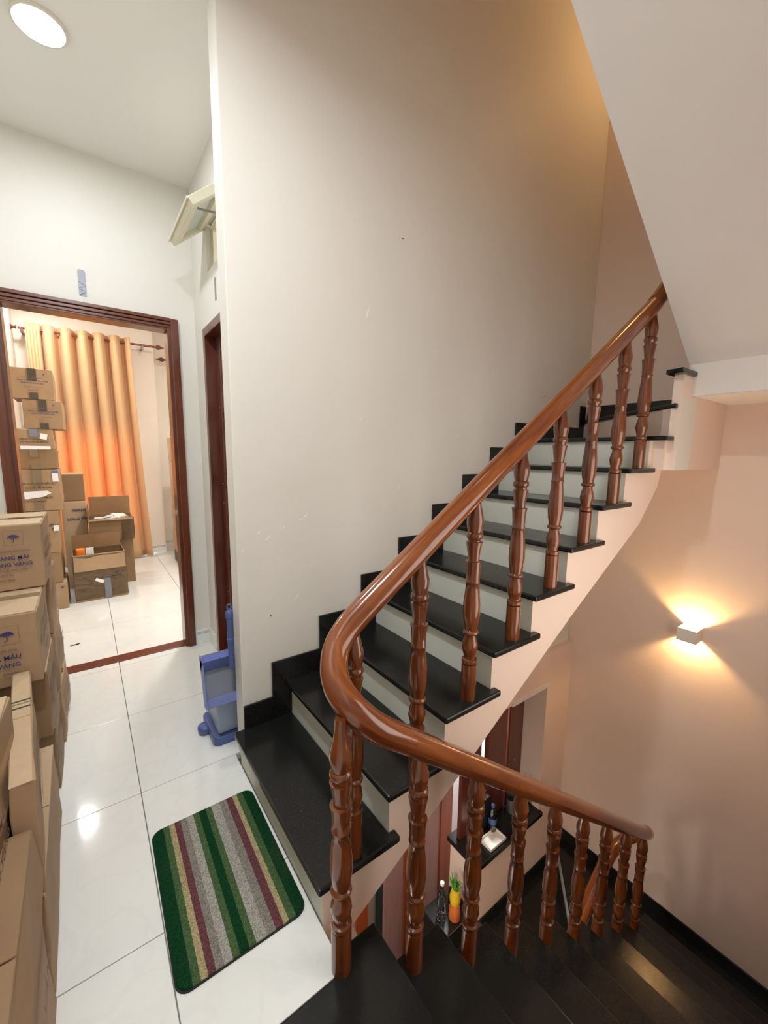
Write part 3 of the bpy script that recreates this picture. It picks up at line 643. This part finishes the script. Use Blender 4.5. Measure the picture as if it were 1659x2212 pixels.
def carton(label,x0,x1,y0,y1,z0,z1,group,rz=0,mat='card',top='card_light',tape='tape',crum=.003,lines=(),mark=None,side=None,seam='x',toptape=True,fronttape=True):  # top flaps default to lighter card, light from above put into the colour
    _ci[0]+=1; w,d,h=(x1-x0)/2,(y1-y0)/2,z1-z0
    t=thing('carton',label,'cardboard box',((x0+x1)/2,(y0+y1)/2,z0),group,rz)
    me=MB().box(-w,w,-d,d,.001,h-.004).mesh('body',.004,2); crumple(me,crum,_ci[0])
    bo=obj('body',me,M[mat],t)
    e=.003; g=.002
    fa,fb=(MB().box(-w+e,w-e,-d+e,-g,h-.0045,h),MB().box(-w+e,w-e,g,d-e,h-.0045,h)) if seam=='x' else (MB().box(-w+e,-g,-d+e,d-e,h-.0045,h),MB().box(g,w-e,-d+e,d-e,h-.0045,h))
    fa.build('top_flap',M[top],t,.0015,1); fb.build('top_flap',M[top],t,.0015,1)
    tw=.027
    if toptape:
        if seam=='x': MB().box(-w+e,w-e,-tw,tw,h,h+.0006).build('tape',M[tape],t)
        else: MB().box(-tw,tw,-d+e,d-e,h,h+.0006).build('tape',M[tape],t)
    yf=-d-.0022-crum
    if fronttape:
        MB().box(-tw,tw,yf-.0006,-d+.004,h*.62,h+.0005).build('tape',M[tape],t); MB().box(-tw,tw,yf-.0006,-d+.004,.002,h*.22).build('tape',M[tape],t)
    for s_,sz,ink,fx,fz in lines:
        text(s_,sz,M[ink],t,(fx*w,yf-.0009,fz*h),'-y')
    if mark: umbrella(t,(mark[0]*w,yf-.0009,mark[1]*h),mark[2],'-y')
    if side:
        for s_,sz,ink,fy,fz in side: text(s_,sz,M[ink],t,(w+.0026+crum,fy*d,fz*h),'+x')
    return t
GH='cartons stacked along the hallway'; GB='cartons stacked in the bedroom'
LV=[('THỰC PHẨM BẢO VỆ SỨC KHỎE',.011,'ink_faint',.36,.60),('BỔ KHANG MÃI',.021,'ink_blue',.36,.50),('SÂM LONG VÀNG',.021,'ink_blue',.36,.40),('Công ty cổ phần dược phẩm',.011,'ink_faint',.38,.32),('Số lô SX:',.011,'ink_faint',.38,.24),('Hạn dùng:',.011,'ink_faint',.38,.17)]
SD=[('BỔ KHANG MÃI',.04,'ink_faint',0,.62),('SÂM LONG VÀNG',.04,'ink_faint',0,.45),('Thùng 50 hộp',.024,'ink_faint',0,.25)]
carton('taped tan carton with blue umbrella mark, topmost of the hallway stack by the door',-.545,-.165,2.17,2.56,.815,1.085,GH,tape='tape_dark',lines=LV,mark=(.54,.80,.018),side=SD,crum=.004)
carton('tan carton directly under the topmost hallway carton, its light top flap showing',-.56,-.18,1.86,2.285,.545,.813,GH,lines=[('Liều dùng',.012,'ink_faint',.55,.52),('A MÁU',.022,'ink_blue',.55,.42),('VÀNG',.022,'ink_blue',.55,.31),('Công ty',.012,'ink_faint',.55,.20)],mark=(.56,.72,.020),side=SD,fronttape=False)
carton('brown carton third from the top in the hallway stack',-.56,-.175,1.93,2.285,.275,.543,GH,mat='card_dark',side=SD,fronttape=False,toptape=False)
carton('brown carton on the floor at the bottom of the hallway stack',-.56,-.175,1.99,2.30,0,.273,GH,mat='card_dark',side=SD,fronttape=False,toptape=False)
for i,(lab) in enumerate(('bottom carton of the pile just before the bedroom threshold','middle carton of the pile just before the bedroom threshold','upper carton of the pile just before the bedroom threshold, under the topmost one')):
    carton(lab,-.56,-.163-.004*i,2.32,2.74-.02*i,.272*i,.27+.272*i,GH,side=SD,crum=.006,rz=.012*(i-1))
carton('large carton at the left edge nearest the viewer, lower one',-.59,-.235,.60,1.44,0,.36,GH,mat='card',side=SD,crum=.008,fronttape=False)
carton('large carton at the left edge nearest the viewer, upper one',-.59,-.215,.58,1.44,.362,.715,GH,mat='card',side=SD,crum=.010,fronttape=False)
carton('crumpled carton on the floor beside the aisle nearest the viewer',-.211,-.158,.55,1.165,0,.50,GH,mat='card',top='card_dark',crum=.010,rz=.012,fronttape=False,toptape=False,side=[('SÂM LONG VÀNG',.06,'ink_faint',0,.5)])  # top painted darker to pass for shaded side folds
carton('plain crumpled carton under the slim one with the striped edge',-.222,-.163,1.18,1.845,0,.29,GH,mat='card',crum=.006,rz=.02,fronttape=False,toptape=False)
cc=carton('slim carton squeezed along the aisle with a striped light top edge',-.232,-.182,1.19,1.845,.292,.60,GH,mat='card',crum=.005,rz=.09,fronttape=False,toptape=False,side=[('SÂM LONG VÀNG',.05,'ink_faint',0,.5)])
for y in (.10,.055): MB().box(-.023,.023,y,y+.008,.3081,.3088).build('printed_stripe',M['ink_green'],cc)
text('BỔ KHANG',.010,M['ink_green'],cc,(0,.085,.3089),'+z')
# bedroom tower
TL_=[('Tránh mưa, để nơi khô ráo',.012,'ink_faint',0,.70),('CÔNG TY CỔ PHẦN DƯỢC PHẨM',.0125,'ink_blue',0,.60),('NHẬP KHẨU DƯỢC LIỆU',.0125,'ink_blue',0,.52),('Địa chỉ: Thành phố Hà Nội',.010,'ink_faint',0,.40),('Số lô sản xuất',.011,'ink_faint',0,.30),('Ngày sản xuất',.011,'ink_faint',0,.20)]
CT=[('CÔNG TY CP DƯỢC LIỆU &',.0185,'ink_dark',-.1,.66),('VẬT TƯ Y TẾ HẢI PHÒNG',.0185,'ink_dark',-.1,.56),('KHO ĐÔNG DƯỢC NAM BẮC',.016,'ink_dark',-.1,.32),('Địa chỉ: số 1 đường Hà Nội',.011,'ink_dark',-.1,.24)]
T=[('topmost carton of the bedroom tower with dark tape',-.425,-.158,1.79,2.03,TL_,'tape_dark',.01,'card',(.55,.82,.009)),
('second carton from the top of the bedroom tower, shifted right',-.365,-.112,1.555,1.788,TL_,'tape_dark',-.02,'card',(.55,.82,.009)),
('third carton from the top of the bedroom tower with white sticker',-.445,-.19,1.385,1.553,[('CÔNG TY CP DƯỢC LIỆU',.0155,'ink_dark',0,.50),('VẬT TƯ Y TẾ HẢI PHÒNG',.0155,'ink_dark',0,.36)],'tape_silver',.0,'card',None),
('wide flat carton in the middle of the bedroom tower without print',-.475,-.185,1.225,1.383,[],'tape',.015,'card_dark',None),
('tall carton with black company lettering in the bedroom tower',-.475,-.178,.875,1.223,CT,'tape',0,'card',None),
('carton under the lettered one in the bedroom tower',-.49,-.215,.508,.873,[('LIỆU &',.026,'ink_dark',.72,.66),('TẾ',.026,'ink_dark',.74,.56)],'tape',0,'card',None),
('plain rounded carton second from the floor in the bedroom tower',-.49,-.222,.242,.506,[],'tape',-.01,'card_dark',None),
('bottom carton of the bedroom tower on the floor',-.48,-.200,0,.24,[],'tape',0,'card',(.75,.8,.014))]
tw=[]
for lab,x0,x1,z0,z1,ln,tp_,rz,mt_,mk in T:
    tw.append(carton(lab,x0,x1,4.42,4.78,z0,z1,GB,rz=rz,mat=mt_,tape=tp_,lines=ln,mark=mk,fronttape=tp_!='x',crum=.004))
def sticker(par,x0,x1,z0,z1,mat='paper',y=-.187,name='sticker',rot=0): 
    o=MB().box(-(x1-x0)/2,(x1-x0)/2,-.0006,0,-(z1-z0)/2,(z1-z0)/2).build(name,M[mat],par,loc=((x0+x1)/2,y,(z0+z1)/2)); o.rotation_euler=(0,rot,0); return o
sticker(tw[2],.04,.085,.085,.13,y=-.1885,rot=.2); sticker(tw[2],-.09,.10,.004,.03,y=-.1885); sticker(tw[4],.10,.14,.245,.335,y=-.1885); sticker(tw[4],.10,.14,.315,.335,'sticker_blue',y=-.1892)
m=MB().prism([(-.13,.165),(.06,.17),(.085,.15),(.03,.12),(-.07,.105),(-.13,.11)],-.1895,-.1885,'y'); m.build('delivery_note',M['paper'],tw[4])
sticker(tw[5],.10,.135,.19,.24,y=-.1885)
carton('small dark carton behind the bedroom tower by the curtain',-.195,-.02,5.1,5.4,.88,1.15,GB,mat='card_dark',fronttape=False)
carton('pinkish carton with purple print standing under the small dark one',-.215,-.02,5.05,5.42,.0,.878,GB,mat='card_light',lines=[('KHANG',.035,'ink_blue',.45,.90),('LONG VÀNG',.035,'ink_blue',.45,.80),('KHANG',.03,'ink_blue',.45,.55),('HỘP',.03,'ink_blue',.45,.45)],fronttape=False)
# open cartons
def open_carton(label,x0,x1,y0,y1,z0,z1,rz,flaps,mat='card_dark'):
    w,d,h=(x1-x0)/2,(y1-y0)/2,z1-z0; t=thing('open_carton',label,'cardboard box',((x0+x1)/2,(y0+y1)/2,z0),'opened cartons in the bedroom',rz); q=.005
    MB().box(-w,w,-d,-d+q,0,h).build('front_panel',M[mat],t,.001); MB().box(-w,w,d-q,d,0,h).build('back_panel',M['card_in'],t,.001)
    MB().box(-w,-w+q,-d+q,d-q,0,h).build('side_panel',M[mat],t,.001); MB().box(w-q,w,-d+q,d-q,0,h).build('side_panel',M[mat],t,.001)
    MB().box(-w+q,w-q,-d+q,d-q,0,q).build('bottom_panel',M['card_in'],t)
    for kind,L,a in flaps:
        a=math.radians(a); c,s_=math.cos(a),math.sin(a)
        if kind=='front': MB().obox((0,-d-c*L/2,h+s_*L/2),(1,0,0),(0,-c,s_),(0,s_,c),w*.98,L/2,.002).build('flap',M[mat],t)
        if kind=='back': MB().obox((0,d+c*L/2,h+s_*L/2),(1,0,0),(0,c,s_),(0,-s_,c),w*.98,L/2,.002).build('flap',M['card_in'],t)
        if kind=='left': MB().obox((-w-c*L/2,0,h+s_*L/2),(0,1,0),(-c,0,s_),(s_,0,c),d*.98,L/2,.002).build('flap',M[mat],t)
        if kind=='right': MB().obox((w+c*L/2,0,h+s_*L/2),(0,1,0),(c,0,s_),(-s_,0,c),d*.98,L/2,.002).build('flap',M[mat],t)
    return t,w,d,h
ga,w,d,h=open_carton('film wrapped opened carton on the floor with orange item inside',-.155,.245,4.52,4.86,0,.44,.03,[('front',.15,-80),('back',.13,80)],'card')
wr=MB().box(-w-.006,w+.004,-d-.006,d+.004,.02,h*.98).mesh('plastic_wrap'); crumple(wr,.003,99); obj('plastic_wrap',wr,M['plastic_film'],ga)
MB().box(.02,.07,-d-.0105,-d-.0095,.0,.20).build('tape',M['tape_silver'],ga); sticker(ga,-.05,.02,.17,.20,y=-d-.0125,rot=.5)
umbrella(ga,(.12,-d-.0115,.24),.012,'-y'); text('SÂM LONG',.016,M['ink_dark'],ga,(.12,-d-.0115,.21),'-y')
gi,w,d,h=open_carton('closed lower carton supporting the rear opened carton',.03,.36,4.98,5.34,0,.47,-.02,[],'card_dark')
gb,w,d,h=open_carton('opened carton full of paper packets raised behind the wrapped one',-.005,.37,4.93,5.33,.472,.70,-.03,[('back',.19,84),('left',.12,86),('front',.03,-30)],'card_dark')
wr=MB().box(w-.10,w+.008,-d-.010,d*.5,.006,h*.99).mesh('plastic_wrap'); crumple(wr,.008,98); obj('plastic_wrap',wr,M['plastic_film'],gb)
rn=random.Random(3)
for i in range(10):
    sx,sy=rn.uniform(.035,.07),rn.uniform(.03,.06)
    me=MB().box(-sx,sx,-sy,sy,-.008,.008).mesh('paper_packet',.003,2); crumple(me,.01,i)
    o=obj('paper_packet',me,M[['paper','plastic_white','pearl','paper','paper'][i%5]],None,(.06+.027*i+rn.uniform(-.01,.01),5.05+rn.uniform(-.03,.12),.665+.012*(i%4)))
    o.rotation_euler=(rn.uniform(-.3,.3),rn.uniform(-.3,.3),rn.uniform(0,3)); tag(o,'crumpled white paper packet heaped in the raised opened carton','packet','packets in the opened carton')
o=MB().prism(rrect(.035,.035,.015),0,.11).build('orange_pouch',M['orange_plastic'],None,.006,2,loc=(-.09,4.60,.375)); tag(o,'bright orange pouch sticking out of the wrapped carton','pouch')
o=MB().box(-.03,.03,-.004,.004,0,.10).build('paper_slip',M['paper'],None,0,loc=(-.02,4.58,.39)); tag(o,'white paper slip beside the orange pouch','paper')
# carton stack glimpsed at the right of the bedroom
pal=tag(MB().box(.86,1.30,5.30,5.75,0,.14).build('pallet_base',M['black'],None,.004),'dark low stand under the carton stack by the right jamb','stand')
for i in range(5):
    carton(f'{["lowest","second lowest","middle","second highest","highest"][i]} carton of the stack glimpsed behind the right door jamb',.85+.004*(i%2),1.25,5.30,5.72,.142+.282*i,.42+.282*i,'cartons behind the right jamb',mat='card_light',lines=[('KHANG',.05,'ink_dark',-.7,.5)],fronttape=False)
# black scrap on the bedroom floor
tag(MB().prism([(-.03,-.005),(-.005,.004),(.03,.016),(.02,-.008),(-.005,-.010)],.0005,.003).build('paper_scrap',M['black'],None,0,loc=(-.151,3.52,0)),'tiny black scrap lying on the bedroom tiles','scrap')
# ---- curtain
cu=thing('curtain','golden beige eyelet curtain hanging from a wooden rod in the bedroom','curtain',(.08,6.05,0))
def cx_off(u):   # u in 0..1 across, returns x,y
    pass
bx0,bx1=-.41,-.29
nu,nv_=260,30; cv=[]; cf=[]
for j in range(nv_+1):
    tz=j/nv_; z=2.745-2.715*tz
    for i in range(nu+1):
        u=i/nu
        if u<.22:
            s_=u/.22; x=bx0+(bx1-bx0)*s_; ph=s_*4.5*2*math.pi; amp=.06
        else:
            s_=(u-.22)/.78; x=bx1+(.555-bx1)*s_; ph=4.5*2*math.pi+s_*5.5*2*math.pi; amp=.062
        spread=1+.06*tz*tz; x=.0+(x-.0)*spread+.10*tz*max(0,x)
        ww=1+.25*math.sin(3.1*u*6.28+1.3)*tz
        cph=math.cos(ph); y=-amp*math.copysign(abs(cph)**.75,cph)*ww+.012*math.sin(9*u*6.28+3*tz)*tz
        x+= .012*math.sin(ph)*(1+tz*.5)
        cv.append((x-.08,y,z))
for j in range(nv_):
    for i in range(nu): a=j*(nu+1)+i; cf.append((a,a+1,a+nu+2,a+nu+1))
mm=MB(); mm.add(cv,cf); me=mm.mesh('cloth',smooth=80); cl_=obj('cloth',me,M['curtain'],cu)
sm=cl_.modifiers.new('thick','SOLIDIFY'); sm.thickness=.0015
rod=thing('curtain_rod','reddish wooden curtain rod with carved finials in the bedroom','curtain rod',(.16,6.05,2.685))
MB().tube([(-.63,0,0),(.64,0,0)],.013,n=14).build('pole',M['rod_wood'],rod,smooth=50)
FP=[(0,.013),(.01,.018),(.018,.012),(.03,.012),(.045,.026),(.065,.030),(.085,.022),(.105,.010),(.13,.004)]
for sx in (-1,1):
    f_=MB().lathe(FP,n=16); f_.v=[(sx*(.64+z),y,x) for x,y,z in f_.v]; f_.build('finial',M['rod_wood'],rod,smooth=40)
for x in (-.60,.53):
    b_=MB().box(x-.012,x+.012,-.01,.185,-.035,-.015); b_.box(x-.012,x+.012,-.012,.012,-.05,.0); b_.build('bracket',M['rod_wood'],rod)
for i in range(6):
    s_=(i+.35)/5.5; x=bx1+(.555-bx1)*s_
    if x<.56:
        rg=[Vector((x-.16+.0*math.cos(a),.022*math.cos(a),.022*math.sin(a))) for a in [2*math.pi*k/16 for k in range(16)]]
        MB().tube(rg,.004,n=6,up=(1,0,0),close=True).build('eyelet',M['pearl'],cu).location=(.08,0,2.685)
for i in range(14): MB().lathe([(0,.003),(.006,.011),(.012,.009),(.016,.002)],n=8).build('hem_bobble',M['pearl'],cu,smooth=60,loc=(.30+.025*i,.0+.02*math.sin(i),.012))
r2=thing('curtain_rod','end of a second wooden curtain rod in the bedroom recess','curtain rod',(1.15,6.35,2.60))
MB().tube([(-.15,0,0),(.5,0,0)],.013,n=12).build('pole',M['rod_wood'],r2,smooth=50)
f_=MB().lathe(FP,n=16); f_.v=[(-(.15+z),y,x) for x,y,z in f_.v]; f_.build('finial',M['rod_wood'],r2,smooth=40)
MB().box(.3,.33,0,.165,-.03,-.01).build('bracket',M['rod_wood'],r2)
# ---- lower storey
GD='folding door leaves on the lower storey'
for lab,x0,x1,y in (('mauve brown door leaf with orange edge, left of the pair under the stairs',1.66,1.98,2.2),('mauve brown door leaf with orange edge, beside the white wall end',1.985,2.38,2.2)):
    t=thing('door_leaf',lab,'door',((x0+x1)/2,y,-3.4),GD); c=(x0+x1)/2; e=x1-.135
    MB().box(x0-c,e-c,-.015,.015,.02,3.05).build('panel',M['panel_wood'],t,.002); MB().box(e-c,x1-c,-.03,.02,0,3.07).build('stile',M['stile_wood'],t,.003)
t=thing('door_leaf','narrow orange brown door post seen below the first step','door',(1.43,2.2,-3.4),GD)
MB().box(-.045,.06,-.03,.03,0,3.07).build('stile',M['stile_wood'],t,.003); MB().box(-.14,-.045,-.015,.015,0,3.05).build('panel',M['panel_wood'],t,.002)
cb=thing('storage_cabinet','beige cabinet with dark green edge seen through the stair gap','cabinet',(1.68,2.75,-3.4))
MB().box(-.25,.16,-.2,.2,0,.98).build('body',M['beige_cab'],cb,.004); MB().box(.16,.20,-.21,.2,0,1.0).build('edge_post',M['teal'],cb,.002)
pt=thing('paper_tray','white tray with bluish sheet on the beige cabinet','tray',(1.60,2.72,-2.418))
MB().box(-.10,.10,-.14,.14,0,.02).build('tray',M['plastic_white'],pt,.003); MB().box(-.08,.08,-.12,.12,.02,.026).build('sheet',M['board_white'],pt)
for v in ((-.10,-.09,-.14,.14),(.09,.10,-.14,.14),(-.09,.09,-.14,-.13),(-.09,.09,.13,.14)): MB().box(*v,.02,.04).build('rim',M['plastic_white'],pt)
bxw=thing('small_box','small cream box behind the paper tray','box',(1.76,2.88,-2.418)); MB().box(-.07,.07,-.06,.06,0,.10).build('body',M['pearl'],bxw,.003); MB().box(-.072,.072,-.062,.062,.10,.12).build('lid',M['pearl'],bxw,.003)
GS='shutter boards above the granite sill'
for lab,x0,x1 in (('brown wooden shutter board with a pink sticker, leftmost above the sill',2.115,2.325),('brown wooden shutter board behind the water bottle',2.40,2.64),('brown wooden shutter board with a small latch by the right jamb',2.66,2.857)):
    t=thing('shutter_board',lab,'shutter',((x0+x1)/2,1.86,-1.559),GS); w=(x1-x0)/2
    MB().box(-w,w,-.016,.016,0,1.115).build('board',M['dark_wood'],t,.003); MB().box(-w+.01,w-.01,-.019,-.016,.05,1.07).build('raised_panel',M['dark_wood'],t,.001)
    if x0<2.2: MB().box(-.03,.04,-.0202,-.0192,.52,.57).build('sticker',M['brown_paper'],t)
    if x0>2.6: MB().obox((-.02,-.03,.40),(1,0,.4),(0,1,0),(-.4,0,1),.012,.012,.004).build('latch',M['metal_grey'],t)
wbk=MB().box(2.0,3.08,2.6,2.62,-3.4,-.30).build('daylight_backing',M['board_white']); tag(wbk,'added white partition standing in for daylight between the shutter boards','partition')  # white sheet added so the board gaps read as daylight
# bottle, tray and clutter on the sill
bt=thing('water_bottle','clear plastic water bottle with blue label on the sill','bottle',(2.395,1.76,-1.5595))
MB().lathe([(0,.030),(.004,.033),(.06,.033),(.065,.031),(.12,.033),(.15,.031),(.175,.020),(.19,.0125),(.205,.0125)],n=20).build('body',M['pet'],bt,smooth=40)
MB().lathe([(.066,.0325),(.118,.0342)],n=20,cap=False).build('label_band',M['bottle_blue'],bt,smooth=40)
MB().lathe([(.203,.014),(.222,.014),(.224,.012)],n=16).build('cap',M['bottle_blue'],bt,smooth=40)
tg=thing('clear_tray','small pale plastic tray lying on the sill in front of the bottle','tray',(2.325,1.695,-1.5595))
MB().box(-.09,.09,-.055,.055,0,.006).build('base',M['pearl'],tg,.001); 
for v in ((-.09,-.086,-.055,.055),(.086,.09,-.055,.055),(-.086,.086,-.055,-.051),(-.086,.086,.051,.055)): MB().box(*v,.006,.022).build('rim',M['pearl'],tg)
bk=thing('small_radio','black boxy gadget beside the bottle on the sill','gadget',(2.358,1.81,-1.5595)); MB().box(-.025,.05,-.02,.02,0,.27).build('body',M['black'],bk,.006); MB().tube([(.0,0,.27),(.0,0,.33)],.004,n=8).build('antenna',M['black'],bk)
ax=thing('incense_pot','dark metal pot with dried twigs at the right end of the sill','pot',(2.76,1.75,-1.5595))
MB().lathe([(0,.03),(.01,.045),(.05,.052),(.085,.044),(.09,.048)],n=18).build('bowl',M['dark_grey'],ax,smooth=40)
rn=random.Random(5)
for i in range(12):
    a=rn.uniform(0,6.28); r=rn.uniform(.03,.09); MB().tube([(0,0,.08),(r*.4*math.cos(a),r*.4*math.sin(a),.15),(r*math.cos(a),r*math.sin(a),.20+rn.uniform(0,.10))],[.004,.003,.0015],n=5).build('twig',M[['dark_grey','metal_grey','terracotta'][i%3]],ax)
tn=thing('tin_can','silver and black tin behind the twig pot on the sill','tin',(2.66,1.78,-1.5595)); MB().lathe([(0,.035),(.12,.035),(.122,.033)],n=18).build('body',M['metal_grey'],tn,smooth=40); MB().lathe([(.12,.036),(.135,.036)],n=18).build('lid',M['black'],tn,smooth=40)
tag(MB().box(1.80,2.09,1.66,1.90,-3.4,-2.0).build('stone_plinth',M['granite'],None,.004),'black granite plinth at the foot of the lower wall end','plinth')
# pineapple in clay pot and bottle on the lower step
pp=thing('pineapple_pot','little pineapple plant in an orange clay pot on a dark plinth','plant',(1.945,1.715,-1.9995))
MB().lathe([(0,.028),(.02,.042),(.10,.040),(.13,.030),(.135,.034)],n=18).build('pot',M['terracotta'],pp,smooth=40)
MB().lathe([(.13,.028),(.16,.038),(.20,.040),(.24,.030),(.25,.015)],n=14).build('fruit',M['pine_yellow'],pp,smooth=40)
for i in range(16):
    a=i*2.4; r=.02+.028*(i%4)/3; L=.07+.05*((i*7)%5)/4
    m=MB(); c,s_=math.cos(a),math.sin(a)
    m.add([(c*.008-s_*.007,s_*.008+c*.007,.24),(c*.008+s_*.007,s_*.008-c*.007,.24),(c*r*.8+s_*.006,s_*r*.8-c*.006,.24+L*.6),(c*r*1.3,s_*r*1.3,.24+L),(c*r*.8-s_*.006,s_*r*.8+c*.006,.24+L*.6)],[(0,1,2,3,4)])
    lo_=m.build('leaf',M['leaf_green'],pp); q=lo_.modifiers.new('thick','SOLIDIFY'); q.thickness=.002
pl=thing('plastic_bottle','empty crumpled plastic bottle beside the pineapple pot','bottle',(1.875,1.78,-1.9995)); me=MB().lathe([(0,.028),(.005,.033),(.20,.033),(.25,.014),(.28,.013)],n=16).mesh('body',smooth=40); obj('body',me,M['pet'],pl); MB().lathe([(.28,.015),(.30,.015)],n=12).build('cap',M['plastic_white'],pl)
# ---- scuffs and paint chips on the tall stair wall
ws_o=bpy.data.objects['wall_stair']; rn=random.Random(11)
plain('chip_light',(.95,.94,.91),.7); plain('chip_dark',(.45,.40,.34),.8); plain('smudge',(.80,.775,.70),.7)
def chip(x,z,L,w,ang,mat):
    n=9; pts=[]
    for i in range(n):
        t=-1+2*i/(n-1); pts.append((t*L, w*(1-t*t)*rn.uniform(.4,1)))
    for i in range(n-2,0,-1):
        t=-1+2*i/(n-1); pts.append((t*L,-w*(1-t*t)*rn.uniform(.3,1)))
    c,s_=math.cos(ang),math.sin(ang)
    pts=[(x+a*c-b_*s_,z+a*s_+b_*c) for a,b_ in pts]
    o=MB().prism(pts,YW-.0009,YW-.0001,'y').build('paint_chip',M[mat],ws_o)
for x,z,L,w,a,m_ in ((1.137,2.045,.03,.006,1.3,'chip_light'),(.583,1.044,.012,.004,.8,'chip_light'),(.622,1.015,.02,.004,.7,'chip_light'),(.691,1.053,.012,.003,.4,'chip_light'),(.776,1.083,.016,.004,.3,'chip_light'),(.799,1.098,.014,.005,.5,'chip_light'),(1.343,1.209,.02,.003,1.2,'chip_light'),(1.1,1.549,.008,.004,.2,'chip_light'),(1.576,1.933,.01,.003,.8,'chip_light'),(.623,.66,.007,.003,1.5,'chip_dark'),(1.34,2.428,.01,.003,.1,'chip_dark'),(2.035,1.961,.012,.002,.6,'chip_light'),(.746,.721,.03,.003,.9,'chip_light'),(1.779,1.496,.012,.002,.9,'chip_light'),(.508,.973,.008,.004,1.4,'chip_light'),(2.62,1.79,.02,.002,.35,'chip_dark')):
    chip(x,z,L,w,a,m_)
